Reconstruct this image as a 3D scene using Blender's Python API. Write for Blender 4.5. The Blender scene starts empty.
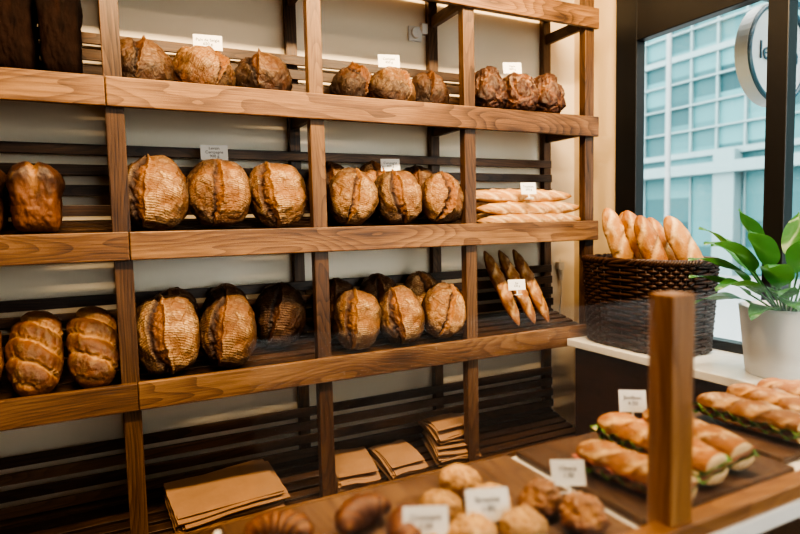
import bpy, bmesh, math, random
import numpy as np
from mathutils import Vector, Matrix, noise, Euler
random.seed(7)
C=bpy.context.scene.collection

# ---------------------------------------------------------------- materials
def newmat(name):
    m=bpy.data.materials.new(name); m.use_nodes=True
    nt=m.node_tree; nt.nodes.clear()
    out=nt.nodes.new('ShaderNodeOutputMaterial'); b=nt.nodes.new('ShaderNodeBsdfPrincipled')
    nt.links.new(b.outputs[0],out.inputs[0])
    return m,nt,b,out
def nd(nt,t,**kw):
    n=nt.nodes.new(t)
    for k,v in kw.items():
        if k in n.inputs: n.inputs[k].default_value=v
        else: setattr(n,k,v)
    return n
def math_(nt,op,a,b=None,c=None):
    n=nt.nodes.new('ShaderNodeMath'); n.operation=op
    for i,v in enumerate((a,b,c)):
        if v is None: continue
        if isinstance(v,(int,float)): n.inputs[i].default_value=v
        else: nt.links.new(v,n.inputs[i])
    return n.outputs[0]
def mix(nt,f,a,b,mode='MIX'):
    n=nt.nodes.new('ShaderNodeMix'); n.data_type='RGBA'; n.blend_type=mode
    for sock,v in ((n.inputs[0],f),(n.inputs[6],a),(n.inputs[7],b)):
        if isinstance(v,(int,float)): sock.default_value=v
        elif isinstance(v,tuple): sock.default_value=(*v,1)
        else: nt.links.new(v,sock)
    return n.outputs[2]
def ramp(nt,f,stops):
    n=nt.nodes.new('ShaderNodeValToRGB'); nt.links.new(f,n.inputs[0])
    e=n.color_ramp.elements
    while len(e)<len(stops): e.new(0.5)
    for i,(p,c) in enumerate(stops):
        e[i].position=p; e[i].color=(*c,1) if len(c)==3 else c
    return n.outputs[0]
def bump(nt,b,h,s,d=0.01):
    n=nd(nt,'ShaderNodeBump'); n.inputs['Strength'].default_value=s; n.inputs['Distance'].default_value=d
    nt.links.new(h,n.inputs['Height']); nt.links.new(n.outputs[0],b.inputs['Normal'])
def plain(name,col,rough=.5,metal=0,var=.06,scale=6,bmp=0.05):
    m,nt,b,o=newmat(name)
    tc=nd(nt,'ShaderNodeTexCoord'); ns=nd(nt,'ShaderNodeTexNoise',Scale=scale,Detail=5.)
    nt.links.new(tc.outputs['Object'],ns.inputs['Vector'])
    a=tuple(max(0,c*(1-var)) for c in col); c2=tuple(min(1,c*(1+var)) for c in col)
    nt.links.new(mix(nt,ns.outputs['Fac'],a,c2),b.inputs['Base Color'])
    b.inputs['Roughness'].default_value=rough; b.inputs['Metallic'].default_value=metal
    if bmp: bump(nt,b,ns.outputs['Fac'],bmp)
    return m
def wood(name,axis,lo,mid,hi,rough=.42,sc=1.0):
    m,nt,b,o=newmat(name)
    tc=nd(nt,'ShaderNodeTexCoord'); geo=nd(nt,'ShaderNodeObjectInfo')
    rr=math_(nt,'MULTIPLY',geo.outputs['Random'],23.)
    cb=nd(nt,'ShaderNodeCombineXYZ'); [nt.links.new(rr,cb.inputs[i]) for i in range(3)]
    def coords(across,along,add=True):
        mp=nd(nt,'ShaderNodeMapping'); s=[across]*3; s[axis]=along; mp.inputs['Scale'].default_value=s
        nt.links.new(tc.outputs['Object'],mp.inputs['Vector'])
        v=nd(nt,'ShaderNodeVectorMath'); v.operation='ADD'
        nt.links.new(mp.outputs[0],v.inputs[0]); nt.links.new(cb.outputs[0],v.inputs[1])
        return v.outputs[0]
    v=coords(7*sc,1.3*sc)
    n1=nd(nt,'ShaderNodeTexNoise',Scale=.8,Detail=2.5,Roughness=.35,Distortion=.15); nt.links.new(v,n1.inputs['Vector'])
    kv=coords(9*sc,3.2*sc); vo=nd(nt,'ShaderNodeTexVoronoi',Scale=.55); nt.links.new(kv,vo.inputs['Vector'])
    kn=math_(nt,'POWER',math_(nt,'MAXIMUM',math_(nt,'SUBTRACT',1.,math_(nt,'MULTIPLY',vo.outputs['Distance'],3.2)),0.),2.)
    ph=math_(nt,'ADD',math_(nt,'MULTIPLY',n1.outputs['Fac'],26.),math_(nt,'MULTIPLY',kn,2.2))
    fr=math_(nt,'FRACT',ph)
    ringv=math_(nt,'POWER',fr,2.2)
    n2=nd(nt,'ShaderNodeTexNoise',Scale=1.,Detail=5.,Roughness=.7); nt.links.new(coords(190,5),n2.inputs['Vector'])
    n3=nd(nt,'ShaderNodeTexNoise',Scale=.5,Detail=4.,Roughness=.6); nt.links.new(v,n3.inputs['Vector'])
    f=math_(nt,'MULTIPLY_ADD',n2.outputs['Fac'],1.05,-.05)
    f=math_(nt,'SUBTRACT',f,math_(nt,'MULTIPLY',ringv,.26))
    f=math_(nt,'ADD',f,math_(nt,'MULTIPLY_ADD',n3.outputs['Fac'],1.5,-.64))
    f=math_(nt,'SUBTRACT',f,math_(nt,'MULTIPLY',kn,.7))
    col=ramp(nt,f,[(.10,lo),(.48,mid),(.88,hi)])
    nt.links.new(col,b.inputs['Base Color'])
    nt.links.new(math_(nt,'MULTIPLY_ADD',f,.15,rough-.05),b.inputs['Roughness'])
    bump(nt,b,f,.3,.003)
    return m
def bread(name,crust,dark,score,flour,freq=0,rough=.6,burn=1.,bs=.6,flourk=1.0):
    m,nt,b,o=newmat(name)
    at=nd(nt,'ShaderNodeAttribute'); at.attribute_name='zones'
    sp=nd(nt,'ShaderNodeSeparateColor'); nt.links.new(at.outputs['Color'],sp.inputs[0])
    R,G,B=sp.outputs[0],sp.outputs[1],sp.outputs[2]
    tc=nd(nt,'ShaderNodeTexCoord'); oi=nd(nt,'ShaderNodeObjectInfo')
    n1=nd(nt,'ShaderNodeTexNoise',Scale=16.,Detail=5.,Roughness=.6); nt.links.new(tc.outputs['Object'],n1.inputs['Vector'])
    n2=nd(nt,'ShaderNodeTexNoise',Scale=120.,Detail=4.,Roughness=.7); nt.links.new(tc.outputs['Object'],n2.inputs['Vector'])
    sx=nd(nt,'ShaderNodeSeparateXYZ'); nt.links.new(tc.outputs['Object'],sx.inputs[0])
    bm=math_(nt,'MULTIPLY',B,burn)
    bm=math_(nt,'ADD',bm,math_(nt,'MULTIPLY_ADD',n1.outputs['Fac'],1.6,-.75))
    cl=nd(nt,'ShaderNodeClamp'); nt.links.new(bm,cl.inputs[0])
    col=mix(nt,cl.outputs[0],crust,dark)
    sc=math_(nt,'MULTIPLY',G,math_(nt,'MULTIPLY_ADD',n2.outputs['Fac'],1.1,.25))
    c2=nd(nt,'ShaderNodeClamp'); nt.links.new(sc,c2.inputs[0])
    col=mix(nt,c2.outputs[0],col,score)
    h=n2.outputs['Fac']
    fl=math_(nt,'MULTIPLY',R,flourk)
    if freq:
        x2=math_(nt,'MULTIPLY',sx.outputs[0],sx.outputs[0])
        curv=math_(nt,'MULTIPLY_ADD',oi.outputs['Random'],4.,1.2)
        zz=math_(nt,'ADD',sx.outputs[2],math_(nt,'MULTIPLY',x2,curv))
        zz=math_(nt,'ADD',zz,math_(nt,'MULTIPLY',n1.outputs['Fac'],.018))
        st=math_(nt,'MULTIPLY_ADD',math_(nt,'SINE',math_(nt,'MULTIPLY',zz,freq)),.5,.5)
        fl=math_(nt,'MULTIPLY',fl,math_(nt,'MULTIPLY_ADD',st,.48,.56))
        # fine crackle through the floured skin
        wv=nd(nt,'ShaderNodeVectorMath'); wv.operation='MULTIPLY_ADD'
        nt.links.new(n1.outputs['Color'],wv.inputs[0]); wv.inputs[1].default_value=(.035,.035,.035); nt.links.new(tc.outputs['Object'],wv.inputs[2])
        vo=nd(nt,'ShaderNodeTexVoronoi',Scale=30.); vo.feature='DISTANCE_TO_EDGE'; nt.links.new(wv.outputs[0],vo.inputs['Vector'])
        ck=nd(nt,'ShaderNodeMapRange'); ck.inputs['From Min'].default_value=.0; ck.inputs['From Max'].default_value=.09; ck.inputs['To Min'].default_value=.35; ck.inputs['To Max'].default_value=1.
        nt.links.new(vo.outputs['Distance'],ck.inputs['Value'])
        fl=math_(nt,'MULTIPLY',fl,ck.outputs[0])
        h=math_(nt,'ADD',math_(nt,'MULTIPLY',st,math_(nt,'MULTIPLY',R,.4)),h)
        h=math_(nt,'ADD',h,math_(nt,'MULTIPLY',ck.outputs[0],.5))
    fl=math_(nt,'MULTIPLY',fl,math_(nt,'MULTIPLY_ADD',n2.outputs['Fac'],2.8,-.65))
    fl=math_(nt,'MULTIPLY',fl,math_(nt,'MULTIPLY_ADD',n1.outputs['Fac'],3.4,-.72))
    fl=math_(nt,'MULTIPLY',fl,math_(nt,'MULTIPLY_ADD',math_(nt,'FRACT',math_(nt,'MULTIPLY',oi.outputs['Random'],7.3)),.6,.6))
    c3=nd(nt,'ShaderNodeClamp'); nt.links.new(fl,c3.inputs[0])
    col=mix(nt,c3.outputs[0],col,flour)
    k=math_(nt,'MULTIPLY_ADD',oi.outputs['Random'],.38,.80)
    hs=nd(nt,'ShaderNodeHueSaturation'); nt.links.new(k,hs.inputs['Value']); nt.links.new(col,hs.inputs['Color'])
    nt.links.new(hs.outputs[0],b.inputs['Base Color'])
    b.inputs['Roughness'].default_value=rough
    bump(nt,b,h,bs,.004)
    return m
def glass(name,rough=.0,tint=(1,1,1),boost=1.0,painted_haze=0):
    m=bpy.data.materials.new(name); m.use_nodes=True; nt=m.node_tree; nt.nodes.clear()
    out=nt.nodes.new('ShaderNodeOutputMaterial')
    t=nd(nt,'ShaderNodeBsdfTransparent'); t.inputs[0].default_value=(*tint,1)
    g=nd(nt,'ShaderNodeBsdfGlossy'); g.inputs['Roughness'].default_value=rough
    ge=nd(nt,'ShaderNodeNewGeometry'); dt=nd(nt,'ShaderNodeVectorMath'); dt.operation='DOT_PRODUCT'
    nt.links.new(ge.outputs['Normal'],dt.inputs[0]); nt.links.new(ge.outputs['Incoming'],dt.inputs[1])
    c=math_(nt,'SUBTRACT',1.,math_(nt,'ABSOLUTE',dt.outputs['Value']))
    f=math_(nt,'MULTIPLY_ADD',math_(nt,'POWER',c,5.),.95,.045)
    f=math_(nt,'MULTIPLY',f,boost)
    mx=nd(nt,'ShaderNodeMixShader'); nt.links.new(f,mx.inputs[0]); nt.links.new(t.outputs[0],mx.inputs[1]); nt.links.new(g.outputs[0],mx.inputs[2])
    res=mx.outputs[0]
    if painted_haze:
        df=nd(nt,'ShaderNodeBsdfDiffuse'); df.inputs[0].default_value=(.8,.85,.87,1)  # pale diffuse mixed in to imitate reflected haze on the pane
        m2=nd(nt,'ShaderNodeMixShader'); m2.inputs[0].default_value=painted_haze
        nt.links.new(res,m2.inputs[1]); nt.links.new(df.outputs[0],m2.inputs[2]); res=m2.outputs[0]
    nt.links.new(res,out.inputs[0]); return m

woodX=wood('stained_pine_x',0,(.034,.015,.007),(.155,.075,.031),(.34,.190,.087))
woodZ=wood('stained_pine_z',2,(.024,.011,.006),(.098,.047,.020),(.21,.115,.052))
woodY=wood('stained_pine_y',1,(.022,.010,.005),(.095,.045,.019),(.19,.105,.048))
woodSlat=wood('dark_slat_wood',0,(.013,.0065,.004),(.055,.026,.012),(.135,.07,.032))
woodPost=wood('counter_post_wood',2,(.13,.052,.017),(.29,.135,.046),(.43,.225,.09),rough=.35)
woodRail=wood('counter_rail_wood',0,(.11,.044,.015),(.24,.11,.04),(.36,.185,.075),rough=.35)
woodBoard=wood('serving_board_wood',1,(.035,.017,.009),(.105,.053,.027),(.20,.115,.06))
wallM=plain('cream_wall_paint',(.88,.765,.59),.30,var=.03,scale=2,bmp=.02)
wallR=plain('warm_side_wall_paint',(.80,.63,.41),.5,var=.03)
wallD=plain('brown_wall_paint',(.28,.19,.125),.6,var=.05)
blackM=plain('black_window_frame_paint',(.007,.008,.010),.4)
whiteM=plain('white_laminate',(.80,.79,.77),.3,var=.03)
floorM=wood('floor_planks',1,(.05,.03,.02),(.13,.08,.045),(.2,.13,.08))
ceilM=plain('ceiling_paint',(.62,.53,.42),.8)
paperM=plain('kraft_paper',(.33,.185,.095),.75,var=.28,scale=9,bmp=.25)
cardM=plain('white_card',(.86,.86,.84),.5,var=.02)
inkM=plain('black_ink',(.02,.02,.02),.5)
wickerM=plain('dark_wicker',(.045,.019,.010),.42,var=.45,scale=60,bmp=.2)
potM=plain('concrete_planter',(.60,.61,.62),.7,var=.12,scale=14,bmp=.2)
soilM=plain('potting_soil',(.03,.02,.012),.9,var=.4,scale=60,bmp=.5)
plasticM=plain('cream_plastic',(.75,.72,.66),.35)
glassM=glass('display_glass',0.10,(.975,.985,.98),.85,.022)
edgeM=plain('glass_edge',(.30,.36,.34),.15)
winM=glass('window_glass',0,(.93,.985,.99),.6)

FL=(.60,.39,.195)
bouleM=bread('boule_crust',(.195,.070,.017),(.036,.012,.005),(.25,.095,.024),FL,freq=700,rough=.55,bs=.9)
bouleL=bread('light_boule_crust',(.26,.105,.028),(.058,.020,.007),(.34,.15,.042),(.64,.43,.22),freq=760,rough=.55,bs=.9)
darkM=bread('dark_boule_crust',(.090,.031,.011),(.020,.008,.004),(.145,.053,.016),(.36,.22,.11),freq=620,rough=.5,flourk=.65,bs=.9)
ryeM=bread('rye_tin_crust',(.020,.0085,.005),(.007,.0035,.0025),(.04,.017,.009),(.12,.07,.04),rough=.85)
ryeM.node_tree.nodes['Principled BSDF'].inputs['Specular IOR Level'].default_value=.15
tinM=bread('tin_loaf_crust',(.17,.062,.018),(.034,.012,.007),(.40,.20,.068),(.5,.3,.15),rough=.5)
ridgeM=bread('batard_crust',(.22,.076,.018),(.065,.020,.007),(.56,.32,.125),(.60,.38,.18),rough=.48,bs=.8,flourk=.45)
nutM=bread('nut_loaf_crust',(.075,.026,.012),(.013,.006,.004),(.24,.10,.04),(.36,.22,.13),rough=.5,bs=1.)
bagM=bread('pale_baguette_crust',(.46,.225,.070),(.27,.10,.03),(.76,.55,.31),(.76,.57,.34),rough=.6)
bagD=bread('dark_baguette_crust',(.29,.11,.024),(.085,.026,.009),(.62,.37,.14),(.7,.5,.3),rough=.45)
sandM=bread('sandwich_baguette_crust',(.37,.140,.030),(.17,.050,.011),(.70,.45,.19),(.74,.52,.28),rough=.6,bs=1.)
rollM=bread('roll_crust',(.42,.215,.07),(.22,.09,.027),(.62,.40,.17),(.70,.50,.27),rough=.65)
croiM=bread('croissant_crust',(.24,.082,.020),(.07,.021,.008),(.48,.24,.075),(.7,.5,.3),rough=.32)
crumbM=plain('bread_crumb',(.66,.47,.25),.85,var=.2,scale=60,bmp=.6)
letM=plain('lettuce',(.10,.24,.035),.45,var=.5,scale=30)
hamM=plain('ham',(.46,.16,.11),.4,var=.3,scale=20)
m,nt,b,o=newmat('plant_leaf')
tc=nd(nt,'ShaderNodeTexCoord'); ns=nd(nt,'ShaderNodeTexNoise',Scale=14.,Detail=3.)
nt.links.new(tc.outputs['Object'],ns.inputs['Vector'])
nt.links.new(mix(nt,ns.outputs['Fac'],(.015,.09,.018),(.07,.23,.06)),b.inputs['Base Color'])
b.inputs['Roughness'].default_value=.35
tr=nd(nt,'ShaderNodeBsdfTranslucent'); tr.inputs[0].default_value=(.13,.38,.08,1)
mx=nd(nt,'ShaderNodeMixShader'); mx.inputs[0].default_value=.22
nt.links.new(b.outputs[0],mx.inputs[1]); nt.links.new(tr.outputs[0],mx.inputs[2]); nt.links.new(mx.outputs[0],o.inputs[0])
leafM=m

# ---------------------------------------------------------------- mesh helpers
def link(o,parent=None):
    C.objects.link(o)
    if parent is not None: o.parent=parent
    return o
def empty(name):
    e=bpy.data.objects.new(name,None); e.empty_display_size=.05; C.objects.link(e); return e
def mesh_obj(name,verts,faces,mat,parent=None,smooth=False,zones=None,mats=None,fm=None):
    me=bpy.data.meshes.new(name); me.from_pydata([tuple(v) for v in verts],[],[tuple(f) for f in faces])
    if mats:
        for mm in mats: me.materials.append(mm)
        me.polygons.foreach_set('material_index',fm)
    else: me.materials.append(mat)
    if smooth: me.polygons.foreach_set('use_smooth',[True]*len(me.polygons))
    if zones is not None:
        a=me.color_attributes.new('zones','FLOAT_COLOR','POINT')
        zc=np.ones((len(verts),4),dtype=np.float32); zc[:,:3]=zones; a.data.foreach_set('color',zc.ravel())
    me.update()
    return link(bpy.data.objects.new(name,me),parent)
class MB:
    def __init__(s): s.v=[]; s.f=[]; s.m=[]
    def add(s,v,f,mi=0):
        o=len(s.v); s.v+= [tuple(x) for x in v]; s.f+=[tuple(i+o for i in q) for q in f]; s.m+=[mi]*len(f)
    def box(s,x0,x1,y0,y1,z0,z1,mi=0,M=None):
        v=[(x,y,z) for x in (x0,x1) for y in (y0,y1) for z in (z0,z1)]
        if M is not None: v=[tuple(M@Vector(q)) for q in v]
        s.add(v,[(0,1,3,2),(4,6,7,5),(0,4,5,1),(2,3,7,6),(0,2,6,4),(1,5,7,3)],mi)
    def tube(s,pts,r,n=8,closed=False,mi=0):
        pts=[Vector(p) for p in pts]; N=len(pts); vs=[];fs=[]
        up=Vector((0.13,.27,.95)).normalized()
        for i,p in enumerate(pts):
            a=pts[(i-1)%N] if (closed or i>0) else p; c=pts[(i+1)%N] if (closed or i<N-1) else p
            t=(c-a).normalized(); s1=t.cross(up)
            if s1.length<.05: s1=t.cross(Vector((1,0,0)))
            s1.normalize(); s2=t.cross(s1)
            rr=r[i] if isinstance(r,(list,tuple)) else r
            for k in range(n):
                q=2*math.pi*k/n; vs.append(p+s1*(rr*math.cos(q))+s2*(rr*math.sin(q)))
        for i in range(N if closed else N-1):
            j=(i+1)%N
            for k in range(n):
                l=(k+1)%n; fs.append((i*n+k,i*n+l,j*n+l,j*n+k))
        if not closed: fs.append(tuple(range(n-1,-1,-1))); fs.append(tuple((N-1)*n+k for k in range(n)))
        s.add(vs,fs,mi)
    def obj(s,name,mats,parent=None,smooth=False,bevel=0):
        if not isinstance(mats,list): mats=[mats]
        o=mesh_obj(name,s.v,s.f,None,parent,smooth,mats=mats,fm=s.m)
        if bevel:
            b=o.modifiers.new('bevel','BEVEL'); b.width=bevel; b.segments=2; b.limit_method='ANGLE'
        return o
def box(name,x0,x1,y0,y1,z0,z1,mat,parent=None,bevel=0.002):
    cx,cy,cz=(x0+x1)/2,(y0+y1)/2,(z0+z1)/2
    b=MB(); b.box(x0-cx,x1-cx,y0-cy,y1-cy,z0-cz,z1-cz)
    o=b.obj(name,mat,parent,bevel=bevel); o.location=(cx,cy,cz); return o

_ico={}
def ico(sub):
    if sub not in _ico:
        bm=bmesh.new(); bmesh.ops.create_icosphere(bm,subdivisions=sub,radius=1)
        _ico[sub]=(np.array([v.co[:] for v in bm.verts]),[tuple(v.index for v in f.verts) for f in bm.faces]); bm.free()
    return _ico[sub]
def nz(P,s,seed,oct=3):
    o=Vector((seed*7.3,seed*3.1,seed*1.7))
    return np.array([noise.fractal(Vector(p)*s+o,1.,2.,oct) for p in P])
def ss(a,b,x):
    t=np.clip((x-a)/(b-a),0,1); return t*t*(3-2*t)
def mkmesh(name,P,F,mat,zones):
    o=mesh_obj(name,P,F,mat,None,True,zones); me=o.data; bpy.data.objects.remove(o); return me
# --- loaf meshes
def boule_mesh(seed,mat,style=0):
    n,F=ico(6); r=random.Random(seed)
    P=np.sign(n)*np.abs(n)**.90
    x,y,z=n[:,0],n[:,1],n[:,2]
    P=P*np.array([.115,.088,.135])
    P[:,1]=np.where(y>0,P[:,1]*.55,P[:,1])
    N1=nz(n,1.3,seed); N2=nz(n,4.,seed+5); N3=nz(n,9.,seed+9)
    front=ss(-.05,.25,-y)
    sh=r.uniform(-.12,.12)
    if style==0:
        uL=-.52+sh+.40*z*z+.06*N2; wd=.46*np.clip(1-z*z*1.02,0,1)**.7
    elif style==1:
        uL=-.20+sh+.16*z+.06*N2; wd=.26*np.clip(1-z*z*1.08,0,1)**.6
    else:
        uL=.05+sh-.32*z*z+.06*N2; wd=.40*np.clip(1-z*z*1.05,0,1)**.7
    uR=uL+wd
    t=np.clip((x-uL)/np.maximum(wd,1e-3),-1,2)
    inb=ss(-.06,.05,t)*ss(1.04,.96,t)*(wd>.02)*front
    ear=np.exp(-((x-uR)/.028)**2)*front*(wd>.03)
    earL=np.exp(-((x-uL)/.03)**2)*front*(wd>.03)
    d=.012*N1+.003*N2+.0014*N3+inb*(-.012+.010*t**2+.004*N3)+ear*.011+earL*.004
    P=P+n*d[:,None]
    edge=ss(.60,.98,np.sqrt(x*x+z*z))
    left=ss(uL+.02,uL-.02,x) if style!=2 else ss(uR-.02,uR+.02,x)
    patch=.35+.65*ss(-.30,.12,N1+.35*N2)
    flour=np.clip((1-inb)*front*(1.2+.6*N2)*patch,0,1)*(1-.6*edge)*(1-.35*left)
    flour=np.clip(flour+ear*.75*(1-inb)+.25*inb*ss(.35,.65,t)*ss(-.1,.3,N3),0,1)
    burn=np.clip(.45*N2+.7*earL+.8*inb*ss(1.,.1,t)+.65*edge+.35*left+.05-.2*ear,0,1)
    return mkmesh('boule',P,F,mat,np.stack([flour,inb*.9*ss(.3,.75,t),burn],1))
def batard_mesh(seed,mat,L=.15,R=.075,k=4):
    n,F=ico(6); x,y,z=n.T
    P=np.sign(n)*np.abs(n)**.85*np.array([R,R*.9,L]); P[:,1]=np.where(y>0,P[:,1]*.6,P[:,1])
    N1=nz(n,1.5,seed); N2=nz(n,5,seed+3); N3=nz(n,10,seed+4)
    zz=P[:,2]/L+ .30*x+.05*N2+.05*N1
    ph=(zz*k/2+.35)%1.
    front=ss(-.1,.25,-y)*ss(.97,.8,np.abs(z))
    crack=np.exp(-((ph-.5)/.10)**2)*front
    lip=np.exp(-((ph-.66)/.06)**2)*front
    bulge=np.abs(np.sin(math.pi*(ph-.5)))
    P=P+n*(.006*N1+.0015*N2+.0008*N3+.010*(bulge-.5)*front-crack*.004+lip*.003)[:,None]
    return mkmesh('batard',P,F,mat,np.stack([np.clip(.5*front*(.3+N2)+lip*.5,0,1),crack*.85,np.clip(.7*bulge*front+.5*N2,0,1)],1))
def tin_mesh(seed,mat,a=.08,b=.12,c=.115,e=.28):
    n,F=ico(6); x,y,z=n.T
    m=(np.abs(x)**(2/e)+np.abs(y)**(2/e)+np.abs(z)**(2/e))**(-e/2)
    P=n*m[:,None]
    top=ss(.1,.6,P[:,2])
    r2=P[:,0]**2
    N1=nz(P,1.5,seed); N2=nz(P,5,seed+3)
    X=P[:,0].copy()
    P=P*np.array([a,b,c]); 
    P[:,0]*=1+.12*top-.05*(1-top); P[:,2]+= top*(.035*(1-r2)-.016*np.exp(-(X/.12)**2))
    P=P+n*(.007*N1+.003*N2)[:,None]
    sc=np.exp(-((X+.15*N2)/.16)**2)*top
    return mkmesh('tin_loaf',P,F,mat,np.stack([.35*np.clip(N2,0,1)*top,sc*.9,np.clip(top*.9+.5*N2-.5*sc,0,1)],1))
def lump_mesh(seed,mat,a,b,c,rough=.012,k=3.,cross=False):
    n,F=ico(6); N1=nz(n,k,seed,4); N2=nz(n,7,seed+2); x,y,z=n.T
    cr=np.zeros(len(n))
    if cross:
        cr=(np.exp(-((x+.1*N1)/.10)**2)+np.exp(-((y+.1*N1)/.10)**2)).clip(0,1)*ss(.45,.8,z)
    P=n*np.array([a,b,c])+n*(rough*N1+.002*N2-.0035*cr)[:,None]
    P[:,2]=np.where(z<0,P[:,2]*.6,P[:,2])
    return mkmesh('lump',P,F,mat,np.stack([np.clip(.3+N1,0,1)*.7*ss(0,.5,z),np.clip(-N1*1.5+cr,0,1),np.clip(N2+.5*ss(.5,-.2,z),0,1)],1))
def rustic_mesh(seed,mat,a,b,c):
    n,F=ico(6); z=n[:,2]; N2=nz(n,6,seed+2,4); N1=nz(n,1.6,seed)
    V=np.array([noise.voronoi(Vector(p)*1.5+Vector((seed,0,seed*.3)))[0][:2] for p in n+.16*np.stack([N1,N2,N1],1)])
    gap=V[:,1]-V[:,0]; crack=np.exp(-(gap/.08)**2); cush=np.sqrt(np.clip(gap,0,1))
    P=n*np.array([a,b,c])+n*(.014*(cush-.4)+.006*N2+.008*N1)[:,None]
    P[:,2]=np.where(z<0,P[:,2]*.6,P[:,2])
    return mkmesh('rustic',P,F,mat,np.stack([np.clip(N2+.1,0,1)*.9*ss(0,.5,z),crack*.7,np.clip(.5*N2+.6*cush,0,1)],1))
def baguette_mesh(seed,mat,L,R,ns=5,blunt=.5,bend=.0):
    nl,nr=170,40; P=[];Z=[];rd=random.Random(seed)
    for i in range(nl+1):
        t=-1+2*i/nl; rr=(1-abs(t)**6)**.5*(1-(1-blunt)*abs(t)**3) if abs(t)<1 else 0
        wob=noise.noise(Vector((t*3+seed,0,0)))*.06
        for k in range(nr):
            ph=2*math.pi*k/nr; up=math.cos(ph)
            s=math.sin(ph); nn=noise.fractal(Vector((t*L*20+seed,s*1.5,up*1.5)),1.,2.,3)
            q=(t*ns/2+s*.55+.5+.08*nn+wob)%1.
            m=max(0,min(1,(up-.15)/.35))*(1 if abs(t)<.86 else max(0,1-(abs(t)-.86)*12))
            cut=math.exp(-((q-.5)/.14)**2)*m; ear=math.exp(-((q-.70)/.05)**2)*m
            r=R*rr*(1+.07*nn+wob-.10*cut+.12*ear)
            zz=r*up*(.9 if up>0 else .72)
            P.append((t*L,r*s+bend*(t*t-.4),zz)); Z.append((max(0,nn+.15)*.7*m,cut,max(0,.45*nn+ear*.7+(.35 if up<-.3 else 0)+.3*abs(t)**8)))
    F=[]
    for i in range(nl):
        for k in range(nr):
            l=(k+1)%nr; F.append((i*nr+k,(i+1)*nr+k,(i+1)*nr+l,i*nr+l))
    return mkmesh('baguette',P,F,mat,np.array(Z))
def croissant_mesh(seed,mat,R=.035,A=.045,seg=7):
    nl,nr=140,28;P=[];Z=[]
    for i in range(nl+1):
        t=-1+2*i/nl; a=t*1.25; u=(t*seg/2+.5)%1.
        st=.84+.18*u
        rr=R*max(0,(1-abs(t)**2.2))**.7*st+.0008
        cx,cy=A*math.sin(a)*1.25,A*(math.cos(a)-1)
        dx,dy=math.sin(a),math.cos(a)
        for k in range(nr):
            ph=2*math.pi*k/nr; nn=noise.fractal(Vector((t*8+seed,ph,0)),1.,2.,2)
            r=rr*(1+.07*nn); P.append((cx+dx*r*math.sin(ph),cy+dy*r*math.sin(ph),r*math.cos(ph)*.85)); Z.append((0,math.exp(-((u-.08)/.08)**2)*.8,max(0,min(1,u*.8+.3*nn))))
    F=[(i*nr+k,(i+1)*nr+k,(i+1)*nr+(k+1)%nr,i*nr+(k+1)%nr) for i in range(nl) for k in range(nr)]
    return mkmesh('croissant',P,F,mat,np.array(Z))
def place(name,me,loc,rot=(0,0,0),sc=(1,1,1),parent=None):
    o=bpy.data.objects.new(name,me); o.location=loc; o.rotation_euler=[math.radians(a) for a in rot]
    o.scale=sc if isinstance(sc,tuple) else (sc,)*3
    return link(o,parent)

# ---------------------------------------------------------------- camera
yaw,pit,roll=.4602,.0764,-.0225
F=Vector((math.sin(yaw)*math.cos(pit),math.cos(yaw)*math.cos(pit),-math.sin(pit)))
R=Vector((math.cos(yaw),-math.sin(yaw),0));U=R.cross(F)
R2=R*math.cos(roll)+U*math.sin(roll);U2=-R*math.sin(roll)+U*math.cos(roll)
cam=bpy.data.cameras.new('camera'); co=bpy.data.objects.new('camera',cam); C.objects.link(co)
M=Matrix((( R2.x,U2.x,-F.x,0),(R2.y,U2.y,-F.y,0),(R2.z,U2.z,-F.z,1.55),(0,0,0,1)))
co.matrix_world=M; cam.sensor_width=36; cam.lens=25.84; cam.clip_start=.02
cam.dof.use_dof=True; cam.dof.focus_distance=2.3; cam.dof.aperture_fstop=1.9
bpy.context.scene.camera=co

# ---------------------------------------------------------------- room
XR=2.35; YB=2.495; XL=-2.6; YF=-2.6; ZC=3.1
box('floor',XL,XR+.2,YF-.2,YB+.1,-.05,0,floorM,bevel=0)
box('ceiling',XL,XR+.2,YF-.2,YB+.1,ZC,ZC+.05,ceilM,bevel=0)
box('wall_back',XL,XR+.2,YB,YB+.1,0,ZC,wallM,bevel=0)
box('wall_left',XL-.1,XL,YF,YB,0,ZC,wallD,bevel=0)
wr=MB()
wr.box(XR,XR+.15,2.18,YB,0,ZC); wr.box(XR,XR+.15,YF,2.18,0,.93); wr.box(XR,XR+.15,YF,2.18,2.75,ZC)
wr.obj('wall_right',wallR)
wfm=MB(); wfm.box(XL,.3,YF-.12,YF,0,ZC); wfm.box(.3,XR,YF-.12,YF,2.5,ZC); wfm.box(.3,XR,YF-.12,YF,0,.7); wfm.obj('wall_front',wallD)
fr=MB()
fr.box(XR-.02,XR+.04,2.05,2.18,.97,2.75); fr.box(XR-.02,XR+.04,YF,2.05,2.41,2.75)
fr.box(XR-.02,XR+.04,YF,2.05,.93,1.01)
for y in (1.34,.1,-1.2,-2.5): fr.box(XR-.02,XR+.04,y,y+.08,1.01,2.41)
wf=fr.obj('window_1',blackM,bevel=.004)
g=MB(); g.add([(XR+.02,YF,1.01),(XR+.02,2.05,1.01),(XR+.02,2.05,2.41),(XR+.02,YF,2.41)],[(0,1,2,3)]); g.obj('glass_pane',winM,wf)
fr=MB()
for x in (.3,1.25,XR-.1): fr.box(x,x+.1,YF-.10,YF+.01,.7,2.5)
for z in (.7,2.42): fr.box(.3,XR,YF-.10,YF+.01,z,z+.08)
w2=fr.obj('added_fill_window',blackM); g=MB(); g.add([(.3,YF-.05,.7),(XR,YF-.05,.7),(XR,YF-.05,2.5),(.3,YF-.05,2.5)],[(0,1,2,3)]); g.obj('glass_pane',winM,w2)  # unseen front opening, added and sized for the fill light it lets in

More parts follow.
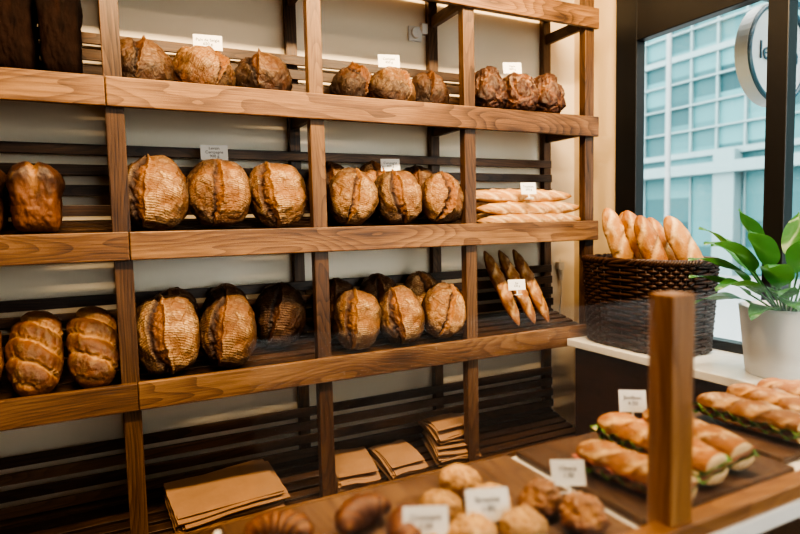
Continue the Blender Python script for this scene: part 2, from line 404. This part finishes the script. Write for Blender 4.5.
# window ledge
led=empty('window_ledge')
box('ledge_top',1.95,XR-.021,-2.0,2.12,.935,.97,whiteM,led,.004)
woodCab=wood('ledge_cabinet_wood',1,(.02,.01,.006),(.05,.025,.014),(.10,.05,.028))
box('ledge_front',1.985,2.02,-2.0,2.10,0,.935,woodCab,led,.003)
for y in (-1.2,-.4,.4,1.2): box('front_rail',1.97,1.985,y,y+.02,.02,.92,woodCab,led,.002)

# ---------------------------------------------------------------- shelving rack
D=2.1265;T=.022;x0=.024;bay=.7
Zs=[2.565,2.049,1.541,1.025,.46]
rack=empty('wooden_bread_rack')
px=[x0+i*bay for i in range(-1,4)]
for i,x in enumerate(px):
    w=.029
    box('front_post',x-w,x+w,D+T+.001,D+T+.042,0,2.85,woodZ,rack,.003)
    box('back_post',x-.024,x+.024,2.456,2.49,0,2.85,woodZ,rack,.003)
    for z in Zs: box('side_rail',x-.012,x+.012,D+T+.043,2.455,z-.085,z-.035,woodY,rack,.002)
    box('side_rail',x-.012,x+.012,D+T+.043,2.455,2.75,2.8,woodY,rack,.002)
for zi,z in enumerate(Zs):
    cuts=[-.70,.045 if z!=2.049 else .0,2.165]
    for a,b in zip(cuts[:-1],cuts[1:]):
        box('apron_board',a+.001,b-.001,D,D+T,z-.0965,z,woodX,rack,.004)
    for k in range(6):
        y=D+.062+k*.05; zz=z-.03+k*.013
        o=box('seat_slat',-.68,2.13,y-.019,y+.019,zz-.007,zz+.007,woodSlat,rack,.002); o.rotation_euler[0]=math.radians(14)
    for k in range([0,3,4,4,4][zi]):
        zz=z+.08+k*(.075 if zi==2 else .06); y=2.425+k*.004
        box('back_slat',-.68,2.13,y-.006,y+.006,zz-.02,zz+.02,woodSlat,rack,.002)

def seat(z,y): return z-.022+(y-2.1885)*.26

# ---------------------------------------------------------------- loaves
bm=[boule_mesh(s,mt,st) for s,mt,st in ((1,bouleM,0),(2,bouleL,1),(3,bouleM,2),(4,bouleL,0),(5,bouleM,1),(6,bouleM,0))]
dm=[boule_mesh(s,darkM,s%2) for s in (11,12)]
def stand_boule(x,y,z,w,h,me,lean=-14,yawd=0,rollg=0,name='sourdough_boule'):
    s=(w/.235,.95,h/.275)
    zc=seat(z,y)+h/2*math.cos(math.radians(lean))+.01
    place(name,me,(x,y,zc),(lean,rollg,yawd),s)
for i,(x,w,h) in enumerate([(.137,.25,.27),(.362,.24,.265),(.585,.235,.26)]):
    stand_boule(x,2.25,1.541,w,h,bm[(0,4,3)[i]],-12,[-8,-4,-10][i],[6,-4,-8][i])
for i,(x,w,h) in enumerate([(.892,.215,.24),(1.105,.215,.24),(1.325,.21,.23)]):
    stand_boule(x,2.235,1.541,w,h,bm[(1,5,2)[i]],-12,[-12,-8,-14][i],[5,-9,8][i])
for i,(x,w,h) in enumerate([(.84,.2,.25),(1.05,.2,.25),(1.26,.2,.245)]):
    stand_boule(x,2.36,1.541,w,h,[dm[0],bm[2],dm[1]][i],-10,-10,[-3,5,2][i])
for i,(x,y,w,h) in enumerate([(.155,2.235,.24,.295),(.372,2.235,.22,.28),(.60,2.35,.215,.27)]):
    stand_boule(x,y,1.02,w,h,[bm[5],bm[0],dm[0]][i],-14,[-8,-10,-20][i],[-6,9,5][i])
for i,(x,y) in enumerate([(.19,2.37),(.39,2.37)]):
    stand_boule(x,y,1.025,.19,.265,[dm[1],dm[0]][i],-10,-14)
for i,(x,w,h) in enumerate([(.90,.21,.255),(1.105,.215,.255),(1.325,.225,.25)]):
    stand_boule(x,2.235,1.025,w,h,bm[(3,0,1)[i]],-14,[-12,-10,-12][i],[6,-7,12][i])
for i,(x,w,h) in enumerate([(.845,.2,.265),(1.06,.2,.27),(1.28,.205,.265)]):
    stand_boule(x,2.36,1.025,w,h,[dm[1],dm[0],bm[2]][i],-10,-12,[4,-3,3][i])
def lie(x,y,z,w,me,h=.16,yawd=0,name='sourdough_boule'):
    place(name,me,(x,y,seat(z,y)+.05),(-60,0,yawd),(w/.235,h/.13,w/.27))
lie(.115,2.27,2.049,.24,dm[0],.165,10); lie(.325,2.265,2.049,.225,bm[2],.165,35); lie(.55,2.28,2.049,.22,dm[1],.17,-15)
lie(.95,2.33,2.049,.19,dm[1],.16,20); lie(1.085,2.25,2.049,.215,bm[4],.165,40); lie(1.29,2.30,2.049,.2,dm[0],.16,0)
nut=[rustic_mesh(s,nutM,.08,.12,.085) for s in (21,22)]
for x,y,i in ((1.60,2.28,0),(1.765,2.26,1),(1.94,2.28,0)):
    place('walnut_loaf',nut[i],(x,y,seat(2.049,y)+.08),(12,0,random.uniform(-15,15)),(1.2,.95,1.5))
rye=tin_mesh(31,ryeM,.060,.12,.15,.36)
for x in (-.385,-.255,-.125): place('rye_tin_loaf',rye,(x,2.28,seat(2.049,2.28)+.155),(8,0,0))
tin=tin_mesh(33,tinM,.072,.12,.098,.42)
for x in (-.385,-.225): place('tin_loaf',tin,(x,2.28,seat(1.541,2.28)+.105),(4,0,2))
bat=[batard_mesh(s,ridgeM) for s in (41,42)]
for i,x in enumerate((-.43,-.255,-.085)):
    place('ridged_batard',bat[i%2],(x,2.255,seat(1.025,2.255)+.12),(-36,0,[2,-3,3][i]),(1.08,1.1,1.03))
pb=[baguette_mesh(s,bagM,.31,.035,6,.45,.004) for s in (51,52,53)]
k=0
for x,y,zo in ((1.80,2.195,.014),(1.79,2.275,.028),(1.82,2.355,.045),(1.81,2.215,.072),(1.78,2.30,.085),(1.785,2.25,.132),(1.80,2.335,.14)):
    place('baguette',pb[k%3],(x,y,seat(1.541,2.2)+zo+.012),([62,48,55][k%3],0,random.uniform(-2,2))); k+=1
db=[baguette_mesh(s,bagD,.21,.037,4,.4) for s in (55,56)]
for i,(xb,xt) in enumerate(((1.705,1.665),(1.80,1.755),(1.885,1.845))):
    a=Vector((xb,2.19,1.035)); c=Vector((xt,2.405,1.375)); d=(c-a).normalized()
    yv=Vector((0,0,1)).cross(d).normalized(); zv=d.cross(yv)
    Mx=Matrix((d,yv,zv)).transposed().to_4x4()
    o=place('baguette',db[i%2],(0,0,0)); Mx.translation=(a+c)/2+Vector((0,-.01,.02)); o.matrix_world=Mx

# ---------------------------------------------------------------- price tags
def tag(loc,w=.095,h=.055,yawd=0,tilt=-12,stick=.06,text='Pain de\ncampagne\n450 g'):
    t=MB(); t.box(-w/2,w/2,-.001,.001,0,h); t.box(-.002,.002,.001,.003,-stick,h*.6); t.box(-.018,.018,-.012,.014,-stick-.003,-stick)
    o=t.obj('price_tag',cardM); o.location=loc; o.rotation_euler=(math.radians(tilt),0,math.radians(yawd))
    cu=bpy.data.curves.new('tag_text','FONT'); cu.body=text; cu.size=h*.26; cu.align_x='CENTER'; cu.align_y='CENTER'; cu.extrude=.0002
    cu.materials.append(inkM); c=bpy.data.objects.new('tag_text',cu); link(c,o); c.location=(0,-.0016,h*.52); c.rotation_euler=(math.pi/2,0,0)
tag((.355,2.30,2.215),.105,.06,text='Pain de Seigle\n650 g',yawd=-8)
tag((1.11,2.3,2.225),.095,.058,yawd=-15,text='Complet\n450 g')
tag((1.735,2.25,2.245),.09,.055,yawd=-20,text='Noix\n400 g')
tag((.36,2.30,1.805),.1,.06,yawd=-8,text='Levain\nCampagne\n900 g')
tag((1.10,2.29,1.778),.085,.055,yawd=-15,text='Campagne\n900 g')
tag((1.755,2.16,1.672),.075,.055,yawd=-15,text='Tradition\n250 g',stick=.02)
tag((1.675,2.15,1.225),.085,.05,yawd=-15,text='Epi\n250 g',stick=.02)

# ---------------------------------------------------------------- paper bags
def bags(x,y,z,w,l,n,th,jit,yawd,tilt=14,curl=0.):
    b=MB(); rd=random.Random(int(x*1000))
    for k in range(n):
        Mx=Matrix.Translation((rd.uniform(-jit,jit),rd.uniform(-jit,jit),k*th))@Matrix.Rotation(rd.uniform(-jit,jit)*3,4,'Z')
        nx,ny=8,10; vs=[];fs=[]; ph=rd.uniform(0,6)
        for j in range(ny+1):
            for i in range(nx+1):
                u=-.5+i/nx; v=-.5+j/ny
                zz=curl*k/n*(v*v*4)*-1+ (.004*math.sin(u*7+ph)*abs(v)*2)+.003*math.sin(v*9+ph)*u
                vs.append(Mx@Vector((u*w*(1+.006*math.sin(v*40+ph)),v*l+ (rd.uniform(-.002,.002) if j in(0,ny) else 0),zz)))
        n0=len(vs); vs+=[q+Vector((0,0,th*.6)) for q in vs]
        for j in range(ny):
            for i in range(nx):
                a=j*(nx+1)+i; fs.append((a,a+nx+1,a+nx+2,a+1)); fs.append((a+n0,a+1+n0,a+nx+2+n0,a+nx+1+n0))
        bd=[i for i in range(nx+1)]+[(j*(nx+1)+nx) for j in range(1,ny+1)]+[ny*(nx+1)+i for i in range(nx-1,-1,-1)]+[j*(nx+1) for j in range(ny-1,0,-1)]
        for a,c in zip(bd,bd[1:]+bd[:1]): fs.append((a,c,c+n0,a+n0))
        b.add(vs,fs)
    b.box(-w*.5,w*.5,-l*.44,-l*.34,n*th+.001,n*th+.0035)
    o=b.obj('paper_bag_stack',paperM); o.location=(x,y,z); o.rotation_euler=(math.radians(tilt),0,math.radians(yawd)); return o
bags(.34,2.285,seat(.46,2.285)+.008,.40,.24,10,.0058,.018,5)
bags(.87,2.27,seat(.46,2.27)+.004,.17,.22,12,.0060,.008,-6,curl=.02)
bags(1.085,2.27,seat(.46,2.27)+.004,.165,.22,11,.0060,.008,4,curl=.02)
bags(1.37,2.275,seat(.46,2.275)+.004,.20,.20,10,.0085,.010,-8,curl=.02)
bags(1.36,2.295,seat(.46,2.295)+.092,.19,.17,8,.0085,.010,3,curl=.035)

# ---------------------------------------------------------------- wall socket, plug
s=MB(); s.box(-.035,.035,-.012,0,-.035,.035); s.tube([(0,-.012,0),(0,-.03,0)],.026,20); s.box(.028,.07,-.03,0,.0,.05)
o=s.obj('wall_socket',plasticM,bevel=.003); o.location=(1.34,YB-.001,2.45)
s=MB(); s.tube([(0,0,.09),(0,-.005,.03),(0,-.005,-.02)],.003,8); s.tube([(0,-.005,.03),(0,-.005,-.03)],[.016,.012],12); s.tube([(0,-.006,-.03),(.005,-.006,-.10),(-.008,-.006,-.2),(.01,-.006,-.32)],.0035,8)
s.box(-.02,.02,-.012,.01,.03,.07)
o=s.obj('plug_and_cord',plasticM); o.location=(2.235,YB-.012,1.24)

# ---------------------------------------------------------------- wicker basket
wb=MB(); H=.38
def ring(th,z,off=0,ax=.150,by=.255,g=.10):
    k=1+g*z/H; c,s_=math.cos(th),math.sin(th); e=.55
    return Vector(((ax*k+off)*math.copysign(abs(c)**e,c),(by*k+off)*math.copysign(abs(s_)**e,s_),z))
NS=46
for i in range(NS):
    th=2*math.pi*i/NS; wb.tube([ring(th,z) for z in (0,.1,.2,.3,H)],.0055,6)
rows=24
for rI in range(rows):
    z=.01+rI*(H-.02)/(rows-1)
    wb.tube([ring(2*math.pi*j/184,z,.0075*math.cos(NS/2*2*math.pi*j/184+rI*math.pi)) for j in range(184)],.0078,6,True)
for ph in (0,2.1,4.2):
    wb.tube([ring(2*math.pi*j/260,H+.008+.009*math.sin(26*2*math.pi*j/260+ph),.009*math.cos(26*2*math.pi*j/260+ph)) for j in range(260)],.0085,6,True)
inn=[ring(2*math.pi*j/60,z,-.008) for z in (.0,H-.01) for j in range(60)]
wb.add(inn,[(j,(j+1)%60,60+(j+1)%60,60+j) for j in range(60)]+[tuple(range(60))])
bk=wb.obj('wicker_basket',wickerM,smooth=True); bk.location=(2.143,1.82,.972)
bb=[baguette_mesh(s,sandM if s%2 else bagM,.2,.048,3,.6) for s in (61,62)]
for x,y,top,tl in ((2.08,2.00,1.60,16),(2.14,1.94,1.585,22),(2.20,2.01,1.58,12),(2.09,1.82,1.56,22),(2.17,1.74,1.555,26),(2.20,1.86,1.55,20)):
    a=math.radians(tl); d=Vector((random.uniform(-.22,-.05),math.sin(a),math.cos(a))).normalized()
    zv=Vector((-.75,-.65,.2)); yv=zv.cross(d).normalized(); zv=d.cross(yv)
    o=place('basket_baguette',bb[k%2],(0,0,0)); k+=1
    Mx=Matrix((d,yv,zv)).transposed().to_4x4(); Mx.translation=Vector((x,y,top))-d*.2; o.matrix_world=Mx

# ---------------------------------------------------------------- potted plant
pl=empty('potted_plant')
prof=[(.0,.0),(.118,.0),(.125,.01),(.148,.235),(.15,.25),(.138,.25),(.132,.23),(.0,.225)]
nseg=48; vs=[];fs=[]
for r,z in prof:
    for k_ in range(nseg): vs.append((r*math.cos(2*math.pi*k_/nseg),r*math.sin(2*math.pi*k_/nseg),z))
for i in range(len(prof)-1):
    for k_ in range(nseg): l=(k_+1)%nseg; fs.append((i*nseg+k_,i*nseg+l,(i+1)*nseg+l,(i+1)*nseg+k_))
o=mesh_obj('planter',vs,fs,potM,pl,True); PX,PY=2.155,1.22; o.location=(PX,PY,.971)
s=MB(); s.tube([(0,0,.215),(0,0,.232)],.13,40); o=s.obj('soil',soilM,pl); o.location=(PX,PY,.971)
lf=MB()
def leaf(az,el,stem,L,Wd,droop):
    d=Vector((math.cos(az)*math.cos(el),math.sin(az)*math.cos(el),math.sin(el)))
    base=Vector((math.cos(az)*.02,math.sin(az)*.02,.22)); p=base.copy(); pts=[p.copy()]
    n=6
    for i in range(n):
        p=p+d*(stem/n); pts.append(p.copy()); d=(d+Vector((0,0,-.02))).normalized()
    lf.tube(pts,.0035,6)
    side=Vector((-math.sin(az),math.cos(az),0)); nl=14; vs=[]
    for i in range(nl+1):
        t=i/nl; w=Wd*math.sin(math.pi*t**.8)**.8*(1-.25*t) if 0<t<1 else 0.001
        up=side.cross(d).normalized()*-1
        if up.z<0: up=-up
        for q in (-1,-.5,0,.5,1):
            vs.append(p+side*(w*q)+up*(abs(q)*w*.28+.006*math.sin(t*9+q*2)))
        p=p+d*(L/nl); d=(d+Vector((0,0,-droop/nl))).normalized()
    lf.add(vs,[(i*5+j,i*5+j+1,(i+1)*5+j+1,(i+1)*5+j) for i in range(nl) for j in range(4)])
for az,el,st,L,Wd,dr in ((150,48,.16,.24,.055,.9),(175,38,.14,.23,.058,1.0),(200,50,.14,.22,.055,.9),(120,60,.2,.22,.05,.8),(90,55,.16,.22,.05,.9),(225,62,.18,.2,.05,.7),(250,45,.13,.22,.05,1.),(160,70,.22,.2,.05,.5),(290,60,.18,.22,.05,.8),(330,65,.2,.2,.045,.7),(20,72,.2,.2,.045,.6),(135,25,.10,.2,.05,.8),(190,20,.1,.18,.045,.7),(260,75,.22,.2,.05,.4),(215,30,.1,.2,.05,.8),(165,55,.2,.24,.058,1.1),(140,38,.12,.22,.052,.6),(185,62,.2,.2,.05,.9),(205,40,.1,.2,.05,.9)):
    leaf(math.radians(az),math.radians(el),st,L,Wd,dr)
o=lf.obj('leaves',leafM,pl,smooth=True); o.location=(PX,PY,.971)

# ---------------------------------------------------------------- display counter
ct=empty('display_counter')
box('counter_top',.12,1.9,.56,.96,1.02,1.05,whiteM,ct,.003)
box('counter_body',.14,1.88,.60,.93,0,1.02,woodY,ct,.003)
box('front_rail',.12,1.9,.565,.60,1.05,1.078,woodRail,ct,.003)
box('corner_post',.735,.785,.575,.62,1.051,1.434,woodPost,ct,.003)
box('corner_post',1.86,1.90,.575,.62,1.051,1.434,woodPost,ct,.003)
g=MB()
for a,c in ((.12,.734),(.786,1.859)): g.add([(a,.595,1.08),(c,.595,1.08),(c,.595,1.43),(a,.595,1.43)],[(0,1,2,3)])
g.obj('front_glass',glassM,ct)
box('serving_board',.13,.71,.606,.95,1.051,1.064,woodBoard,None,.004)
box('serving_board',.735,1.15,.625,.953,1.051,1.066,woodBoard,None,.004)
box('serving_board',1.17,1.62,.66,.955,1.051,1.066,woodBoard,None,.004)

def sandwich(x,y,z,L,R_,yawd,mat,seed,green=True,roll=0):
    root=empty('baguette_sandwich'); root.location=(x,y,z); root.rotation_euler=(0,math.radians(roll),math.radians(yawd))
    nl,nr=110,22
    for top in (1,0):
        P=[];Z=[];Fc=[]
        for i in range(nl+1):
            t=-1+2*i/nl; rr=(1-(abs(min(0,t))**4))**.5*(1-.18*max(0,t)**4) if t>-1 else 0
            wob=noise.noise(Vector((t*2.5+seed*3,top*2,0)))*.13
            for k_ in range(nr+1):
                ph=math.pi*k_/nr; s_=math.cos(ph); up=math.sin(ph)
                nn=noise.fractal(Vector((t*L*24+seed,s_*1.8,up*1.8+top)),1.,2.,4)
                q=(t*1.7+s_*.6+.5+.15*nn+seed*.3)%1.; m_=max(0,min(1,(up-.25)/.3))*top*max(0,min(1,(.93-abs(t))*8))
                cut=math.exp(-((q-.5)/.14)**2)*m_; ear=math.exp(-((q-.70)/.05)**2)*m_
                r=R_*rr*(1+.09*nn+wob-.08*cut+.14*ear)
                zz=(up*r*.74+R_*.30) if top else (-up*r*.52-R_*.10)
                P.append((r*s_,t*L,zz)); Z.append((max(0,nn+.1)*.8*m_,cut*.9,max(0,.6*nn+.7*ear+(.3 if not top else 0))))
        w=nr+1
        for i in range(nl):
            for k_ in range(nr): Fc.append((i*w+k_,i*w+k_+1,(i+1)*w+k_+1,(i+1)*w+k_))
            Fc.append((i*w,(i+1)*w,(i+1)*w+nr,i*w+nr))
        Fc.append(tuple(nl*w+k_ for k_ in range(w))); Fc.append(tuple(k_ for k_ in range(nr,-1,-1)))
        fm=[0]*len(Fc); fm[-1]=1; fm[-2]=1
        for i in range(nl): fm[i*(nr+1)+nr]=1
        o=mesh_obj('top_half' if top else 'bottom_half',P,Fc,None,root,True,np.array(Z),mats=[mat,crumbM],fm=fm)
    for j,(mt,zo,wd,am) in enumerate(((letM,.0,1.10,.009),(hamM,.004,1.04,.005),(crumbM,.007,1.0,.003),(letM,.010,1.08,.008))):
        if not green and j==3: mt=hamM
        P=[];n1,n2=70,16
        for i in range(n1+1):
            for k_ in range(n2+1):
                u=-1+2*k_/n2; t=-1+2*i/n1
                e=wd+.14*noise.noise(Vector((t*9+j*5+seed,u*2,0)))
                P.append((u*R_*e,t*L*(1.02 if t>0 else .93),zo+am*abs(u)**3*math.sin(t*L*150+j+u*2)+.002*math.sin(u*7)))
        mesh_obj('filling',P,[(i*(n2+1)+k_,i*(n2+1)+k_+1,(i+1)*(n2+1)+k_+1,(i+1)*(n2+1)+k_) for i in range(n1) for k_ in range(n2)],mt,root,True)
sandwich(.815,.725,1.092,.11,.033,188,sandM,1,False,14)
sandwich(.935,.775,1.098,.14,.037,178,sandM,2,True,10)
sandwich(1.045,.775,1.096,.125,.035,172,sandM,3,False,12)
sandwich(1.26,.79,1.096,.12,.036,182,bagD,4,True,8)
sandwich(1.38,.80,1.096,.12,.036,176,bagD,5,True,8)
sandwich(1.50,.79,1.096,.12,.036,184,sandM,6,True,8)

ro=[lump_mesh(s,rollM,.037,.036,.032,.005,1.6,True) for s in (71,72)]
dr=lump_mesh(75,croiM,.038,.034,.032,.008,1.8)
cr=[croissant_mesh(s,croiM) for s in (81,82)]
for i,(x,y) in enumerate(((.53,.845),(.527,.755),(.53,.67),(.45,.775),(.45,.69),(.37,.665))):
    place('bread_roll',ro[i%2],(x,y,1.084),(0,0,40*i),(1,1,1.))
for x,y,z_ in ((.61,.725,30),(.635,.655,80)): place('chocolate_brioche',dr,(x,y,1.084),(0,0,z_))
for x,y,z_ in ((.33,.83,20),(.205,.845,-30),(.375,.755,60),(.24,.74,0),(.30,.68,100)): place('croissant',cr[i%2],(x,y,1.088),(0,0,z_),.85); i+=1
tag((.385,.71,1.088),.068,.045,yawd=-25,tilt=-25,stick=.02,text='Croissant\n1.20')
tag((.49,.70,1.092),.068,.048,yawd=-20,tilt=-25,stick=.025,text='Brioche\n1.80')
tag((.70,.755,1.078),.06,.044,yawd=-30,tilt=-25,stick=.01,text='Choco\n1.50')
tag((1.045,.92,1.105),.06,.05,yawd=-35,tilt=-15,stick=.04,text='Jambon\n4.50')
tag((1.45,.68,1.11),.06,.05,yawd=-35,tilt=-15,stick=.04,text='Poulet\n4.90')

# ---------------------------------------------------------------- outside
pave=plain('pavement',(.26,.28,.29),.8); box('street_ground',XR+.15,40,-40,40,-.2,-.05,pave,bevel=0)
m,nt,b,o=newmat('office_glass')
tc=nd(nt,'ShaderNodeTexCoord'); br=nd(nt,'ShaderNodeTexBrick')
sx=nd(nt,'ShaderNodeSeparateXYZ'); nt.links.new(tc.outputs['Object'],sx.inputs[0]); cb=nd(nt,'ShaderNodeCombineXYZ')
nt.links.new(sx.outputs[1],cb.inputs[0]); nt.links.new(sx.outputs[2],cb.inputs[1]); nt.links.new(cb.outputs[0],br.inputs['Vector'])
br.offset=0; br.inputs['Scale'].default_value=1; br.inputs['Brick Width'].default_value=.8; br.inputs['Row Height'].default_value=.7
br.inputs['Mortar Size'].default_value=.0; br.inputs['Color1'].default_value=(.008,.055,.066,1); br.inputs['Color2'].default_value=(.075,.22,.24,1)
nt.links.new(br.outputs['Color'],b.inputs['Base Color']); b.inputs['Roughness'].default_value=.5; b.inputs['Specular IOR Level'].default_value=.3
paleM=plain('pale_facade_panel',(.16,.25,.265),.6)
bd=MB(); BX=15.
bd.box(BX,BX+6,-20,36,-.05,16,0)
for i in range(70): y=-20+i*.8; bd.box(BX-.10,BX,y-.03,y+.03,3.3,16,1)
for i in range(18): z=3.3+i*.7; t_=.08 if i%4==0 else .025; bd.box(BX-.14,BX,-20,36,z-t_,z+t_,1)
for i in range(14): y=-18+i*4.0; bd.box(BX-.35,BX,y-.3,y+.3,-.05,3.3,1)
for i in range(70): y=-20+i*.8; bd.box(BX-.06,BX,y-.02,y+.02,-.05,2.7,1)
bd.box(BX-.5,BX,-20,36,2.7,3.0,1)
bd.obj('office_building',[m,paleM])
sl=MB(); sl.tube([(0,0,0),(0,0,1),(0,0,6)],[.07,.05,.04],12); sl.box(-.5,.05,-.08,.08,5.9,6.0); o=sl.obj('street_lamp',plain('grey_metal',(.2,.23,.24),.4)); o.location=(9.5,7.6,-.05)
sg=empty('round_shop_sign')
sgW=plain('sign_white',(.40,.43,.44),.4); sgB=plain('sign_teal',(.015,.06,.09),.4)
SX,SY,SZ=2.83,1.70,2.30
s=MB(); s.tube([(0,-.03,0),(0,.03,0)],.235,48); o=s.obj('sign_disc',sgW,sg); o.location=(SX,SY,SZ)
s=MB(); s.tube([(.222*math.cos(a*math.pi/32),-.032,.222*math.sin(a*math.pi/32)) for a in range(64)],.012,8,True); s.box(-.35,0.35,-.012,.012,.245,.27); s.box(-.02,.02,-.01,.01,.225,.255)
o=s.obj('sign_ring_and_bracket',sgB,sg); o.location=(SX,SY,SZ)
cu=bpy.data.curves.new('sign_text','FONT'); cu.body='le pain'; cu.size=.115; cu.align_x='CENTER'; cu.align_y='CENTER'; cu.extrude=.002; cu.materials.append(sgB)
o=bpy.data.objects.new('sign_text',cu); link(o,sg); o.location=(SX,SY-.034,SZ); o.rotation_euler=(math.pi/2,0,0)

# ---------------------------------------------------------------- light
w=bpy.data.worlds.new('overcast_sky'); bpy.context.scene.world=w; w.use_nodes=True; nt=w.node_tree
bg=nt.nodes['Background']; bg.inputs[0].default_value=(1,.975,.93,1); bg.inputs[1].default_value=4.6
def added_lamp(x,y,z,sx,sy,e,col,rot=(0,0,0)):  # added out-of-view area lights with housings, warming and brightening the shelves
    h=MB(); h.box(-sx/2-.02,sx/2+.02,-sy/2-.02,sy/2+.02,.01,.05); o=h.obj('added_ceiling_lamp',blackM)
    o.location=(x,y,z); o.rotation_euler=[math.radians(a) for a in rot]
    l=bpy.data.lights.new('added_lamp_light','AREA'); l.shape='RECTANGLE'; l.size=sx; l.size_y=sy; l.energy=e; l.color=col
    lo=bpy.data.objects.new('added_lamp_light',l); link(lo,o)
added_lamp(.1,1.1,2.95,1.0,.10,38,(1,.73,.43),(40,0,0))
added_lamp(1.5,1.1,2.95,1.0,.10,46,(1,.73,.43),(40,0,0))
added_lamp(1.0,-.6,3.0,1.2,.2,16,(1,.75,.5),(20,0,0))
sc=bpy.context.scene
try:
    sc.view_settings.view_transform='AgX'; sc.view_settings.look='AgX - High Contrast'; sc.view_settings.exposure=0.5
except Exception as e: print(e)
